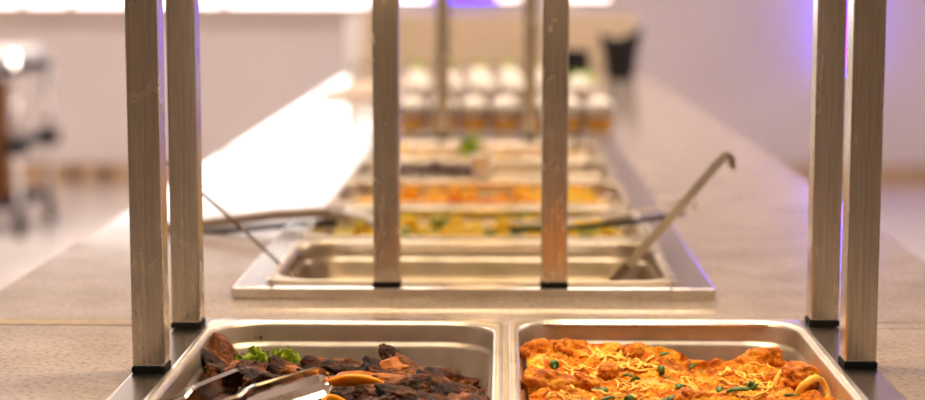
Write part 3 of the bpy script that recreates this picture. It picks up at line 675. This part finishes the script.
# clear-headed salad tongs at left of second pan
clear_m = mat('frosted_plastic', (.86, .82, .78), .12, 0, Transmission_Weight=.35, IOR=1.45)
t = thing('salad_tongs', 'long tan salad tongs with a clear claw head over the second pan at the left', 'tongs', (-.25, 2.58, K + .018))
bm = bmesh.new(); strip(bm, [(-.25, .0, -.012), (-.19, 0, -.006), (-.08, 0, .008), (.0, 0, .012), (.02, 0, .012)], [.014, .016, .018, .018, .018], .013, (0, 1, .1)); obj('arm', bm, tan_h, t)
bm = bmesh.new(); strip(bm, [(-.25, -.004, -.022), (-.19, -.006, -.018), (-.08, -.012, -.007), (.01, -.012, -.002)], [.010, .012, .014, .014], .006, (0, 1, .1)); obj('arm', bm, black_p, t)
bm = bmesh.new()
strip(bm, bezier((.0, 0, .012), (.04, 0, .014), (.06, 0, .0), 8), [.02, .04, .052, .058, .06, .06, .06, .06, .06], .006, (0, 1, 0))
for k in range(5):
    yy = -.025 + .0125 * k; tube(bm, [(.057, yy, .002), (.07, yy, -.006), (.08, yy * 1.1, -.020)], [.0045, .004, .0025], 8)
obj('claw_head', bm, clear_m, t, True)
# dark spoon standing in the last pan
t = thing('serving_spoon', 'dark slim-handled spoon standing in the last pan at the right', 'spoon', (.134, 3.62, K + .0))
bm = bmesh.new(); tube(bm, [(0, 0, .0), (.012, .01, .035), (.028, .02, .085), (.034, .02, .098)], [.005, .0042, .0042, .005], 10, .6); obj('handle', bm, dark_st, t, True)
obj('bowl', bowl(bmesh.new(), .022, .010, (-.016, -.004, .008)), chrome, t, True)
# small steel cup before the dark stew, its bright glint put into white colour
bm = bmesh.new(); lathe(bm, [(0, 0), (.013, 0), (.0195, .042), (.021, .044), (.0205, .046), (.018, .044), (.012, .004), (0, .004)], 24)
tag(obj('sauce_cup', bm, mat('cup_glint_white', (.92, .90, .88), .15), None, True, (-.038, PY[2] + PD / 2 + .0175, K + T)), 'small sauce cup, its glint coloured white, on the bar before the dark stew', 'cup')

# ------------------------------------------------------------------ dessert tray behind
bm = bmesh.new(); loft(bm, [rrect(.545, 1.75, .02, 0), rrect(.55, 1.755, .02, .002), rrect(.55, 1.755, .02, .014), rrect(.54, 1.745, .018, .0155), rrect(.52, 1.725, .016, .009)])
tag(obj('display_tray', bm, steel_plate, None, False, (-.035, 4.935, K)), 'long low steel tray carrying the dessert glasses at the back', 'tray')
ora_m = mat('orange_jelly', (1.0, .50, .03), .5, Specular_IOR_Level=.2); cream_w = mat('whipped_cream', (.93, .84, .70), .45); pink_m = mat('pale_pink_mousse', (.74, .50, .38), .4)
dark_f = mat('dark_berry', (.13, .04, .01), .3)
def cup(lb, grp, loc, kind):
    t = thing('dessert_glass', lb, 'dessert', loc, 0, grp)
    r = .036 if kind == 0 else .033
    obj('glass', lathe(bmesh.new(), [(0, 0), (r - .004, 0), (r, .070), (r - .0008, .0705), (r - .0012, .070)], 26), glass_m, t, True)
    if kind == 0:
        obj('jelly_layer', lathe(bmesh.new(), [(0, .002), (r - .0055, .002), (r - .0038, .034), (0, .034)], 26), ora_m, t, True)
        obj('berry', rock(5, .008, .007, .007, .2, 1.2, 3), dark_f, t, True, (0, -.022, .012))
        obj('cream_layer', lathe(bmesh.new(), [(0, .0345), (r - .0036, .0345), (r - .0018, .062), (.024, .072), (.012, .079), (0, .081)], 26), cream_w, t, True)
    else:
        obj('mousse_layer', lathe(bmesh.new(), [(0, .002), (r - .0055, .002), (r - .0018, .064), (0, .065)], 26), pink_m, t, True)
        c = obj('cream_swirl', lathe(bmesh.new(), [(0, .066), (r - .003, .066), (r + .001, .076), (.028, .088), (.024, .092), (.022, .100), (.012, .106), (0, .112)], 26), cream_w, t, True)
        if kind == 2:
            bm = leaf(3, .016, .8); obj('mint_leaf', bm, lime_m, t, True, (.004, -.004, .108), (.5, .2, 0))
    return t
p0 = cup('dessert glass with orange jelly under cream in the front row of the tray', 'orange dessert glasses', (-.215, 4.2, K + .0095), 0)
for k in range(1, 7): dup(p0, (-.215 + .073 * k, 4.2, K + .0095), (0, 0, .1 * k))
p1 = cup('dessert glass of pale mousse topped with cream in the middle of the tray', 'plain cream dessert glasses', (-.22, 4.62, K + .0095), 1)
for k in range(1, 6): dup(p1, (-.22 + .083 * k, 4.62, K + .0095))
p2 = cup('dessert glass of cream topped with a green mint leaf, back row of tray', 'mint-topped dessert glasses', (-.24, 5.0, K + .0095), 2)
for k in range(1, 5): dup(p2, (-.24 + .085 * k, 5.0, K + .0095), (0, 0, .9 * k))
# bowls at the right of the tray
t = thing('salad_bowl', 'white bowl of lime green leaves right of the dessert glasses', 'bowl', (.205, 4.95, K + .0095))
obj('bowl_body', lathe(bmesh.new(), [(0, 0), (.022, 0), (.024, .004), (.042, .05), (.045, .062), (.043, .062), (.038, .048), (.02, .008), (0, .008)], 28), mat('white_bowl', (.85, .8, .74), .2), t, True)
sprig('lime green leaves heaped in the white bowl', (.205, 4.95, K + .07), 17, .022, 9, lime_m, 'salad')
bm = lathe(bmesh.new(), [(0, 0), (.040, 0), (.048, .01), (.056, .09), (.052, .135), (.056, .142), (.052, .142), (.048, .134), (.050, .09), (.042, .014), (0, .012)], 30)
tag(obj('black_pot', bm, black_p, None, True, (.20, 5.35, K + .0095)), 'black round pot behind the green salad bowl', 'pot')
# beige board at left
t = tag(obj('serving_board', B(-.10, .10, -.28, .28, 0, .018, bev=.006), noisy(mat('pale_wood_board', rough=.4), 10, [(.3, (.55, .40, .27)), (.7, (.68, .52, .38))], stretch=(8, 1, 8)), None, False, (-.43, 5.75, K), (0, 0, -.12)), 'pale wooden serving board left of the dessert tray', 'board')

# ------------------------------------------------------------------ far end of the counter
t = thing('slatted_screen', 'tan slatted bamboo screen across the far end of the worktop', 'screen', (-.03, 7.36, K))
obj('backing', B(-.555, .555, .008, .016, .0, .215), groove_m, t)
for k in range(14):
    obj('slat', B(-.56, .56, -.004, .008, .004 + .0152 * k, .0165 + .0152 * k, bev=.002), slat_m, t)
for x in (-.56, .545): obj('end_post', B(x, x + .015, -.008, .02, 0, .225, bev=.003), slat_m, t)
# black flared container
bm = bmesh.new(); n = 40; rings = []
for j in range(9):
    q = j / 8; row = []
    for k in range(n):
        a = 2 * math.pi * k / n; r = .050 + .030 * q ** 1.4
        z = .168 * q * (1 + (.0 if j < 8 else .0)) + (q ** 4) * (.020 * math.cos(a * 2) + .010 * math.cos(a))
        row.append(bm.verts.new((r * math.cos(a), r * math.sin(a), z)))
    rings.append(row)
for j in range(8, 0, -1):
    q = j / 8; row = []
    for k in range(n):
        v = rings[j][k].co; row.append(bm.verts.new((v.x * .95, v.y * .95, v.z - .001)))
    rings.append(row)
for a, b_ in zip(rings, rings[1:]):
    for k in range(n): bm.faces.new((a[k], a[(k + 1) % n], b_[(k + 1) % n], b_[k]))
bm.faces.new(rings[0]); bm.faces.new(rings[-1])
tag(obj('flared_container', bm, black_p, None, True, (.416, 6.46, K)), 'black flared container with a wavy rim at the far right of the worktop', 'container')
# stack of white cups
bm = lathe(bmesh.new(), [(0, 0), (.022, 0), (.031, .078), (.033, .080), (.031, .081), (.0285, .078), (.020, .003), (0, .003)], 26)
pc = obj('paper_cup', bm, mat('white_cup', (.9, .88, .87), .3), None, True, (-.548, 6.6, K))
for k in range(10):
    o = pc if k == 0 else pc.copy()
    if k: COL.objects.link(o)
    o.location = (-.548, 6.6, K + .0165 * k)
    tag(o, ('lowest' if k == 0 else 'topmost' if k == 9 else 'middle') + ' white cup in the tall stack at the far left of the worktop', 'cup', 'stacked white cups')

# ------------------------------------------------------------------ trolley at left
t = thing('service_trolley', 'service trolley with wood side and chrome legs at the left wall', 'trolley', (-2.60, 8.95, 0))
wood = noisy(mat('brown_wood', rough=.7, Specular_IOR_Level=.15), 6, [(.3, (.09, .03, .008)), (.7, (.15, .055, .015))], stretch=(6, 6, .6))
navy = mat('navy_tray', (.015, .013, .035), .8, Specular_IOR_Level=.1)
hx, hy = .24, .3
for sx in (-1, 1):
    for sy in (-1, 1):
        l = obj('leg', tube(bmesh.new(), [(sx * hx, sy * hy, .11), (sx * hx, sy * hy, .90)], .016, 12), chrome, t, True)
        obj('caster', lathe(bmesh.new(), [(0, -.016), (.045, -.016), (.05, -.01), (.05, .01), (.045, .016), (0, .016)], 20), black_m, l, True, (sx * hx, sy * hy, .05), (0, R(90), 0))
        obj('caster_fork', B(sx * hx - .022, sx * hx + .022, sy * hy - .018, sy * hy + .018, .085, .125, bev=.004), black_p, l)
        obj('leg_clamp', B(sx * hx - .05, sx * hx + .05, sy * hy - .05, sy * hy + .05, .405, .485, bev=.006), black_p, l)
obj('lower_shelf', B(-hx, hx, -hy, hy, .14, .17, bev=.004), navy, t); obj('middle_shelf', B(-hx, hx, -hy, hy, .43, .46, bev=.004), navy, t)
obj('top_tray', B(-hx - .02, hx + .02, -hy - .02, hy + .02, .80, .84, bev=.008), navy, t)
obj('side_panel', B(-hx + .0, hx - .035, -hy - .012, -hy + .004, .19, .78, bev=.003), wood, t)
tag(obj('folded_towel', B(-.23, .24, -.29, .28, 0, .07, bev=.025, seg=4), mat('white_towel', (.93, .91, .90), .7), None, True, (-2.60, 8.95, .842)), 'thick folded white towel on top of the service trolley', 'towel')
bm = lathe(bmesh.new(), [(0, 0), (.05, 0), (.065, .05), (.06, .10), (.045, .12), (0, .125)], 24)
tag(obj('orange_jar', bm, mat('orange_glaze', (.70, .26, .08), .3), None, True, (-2.56, 8.80, .914)), 'orange jar standing on the white towel at the left edge', 'jar')
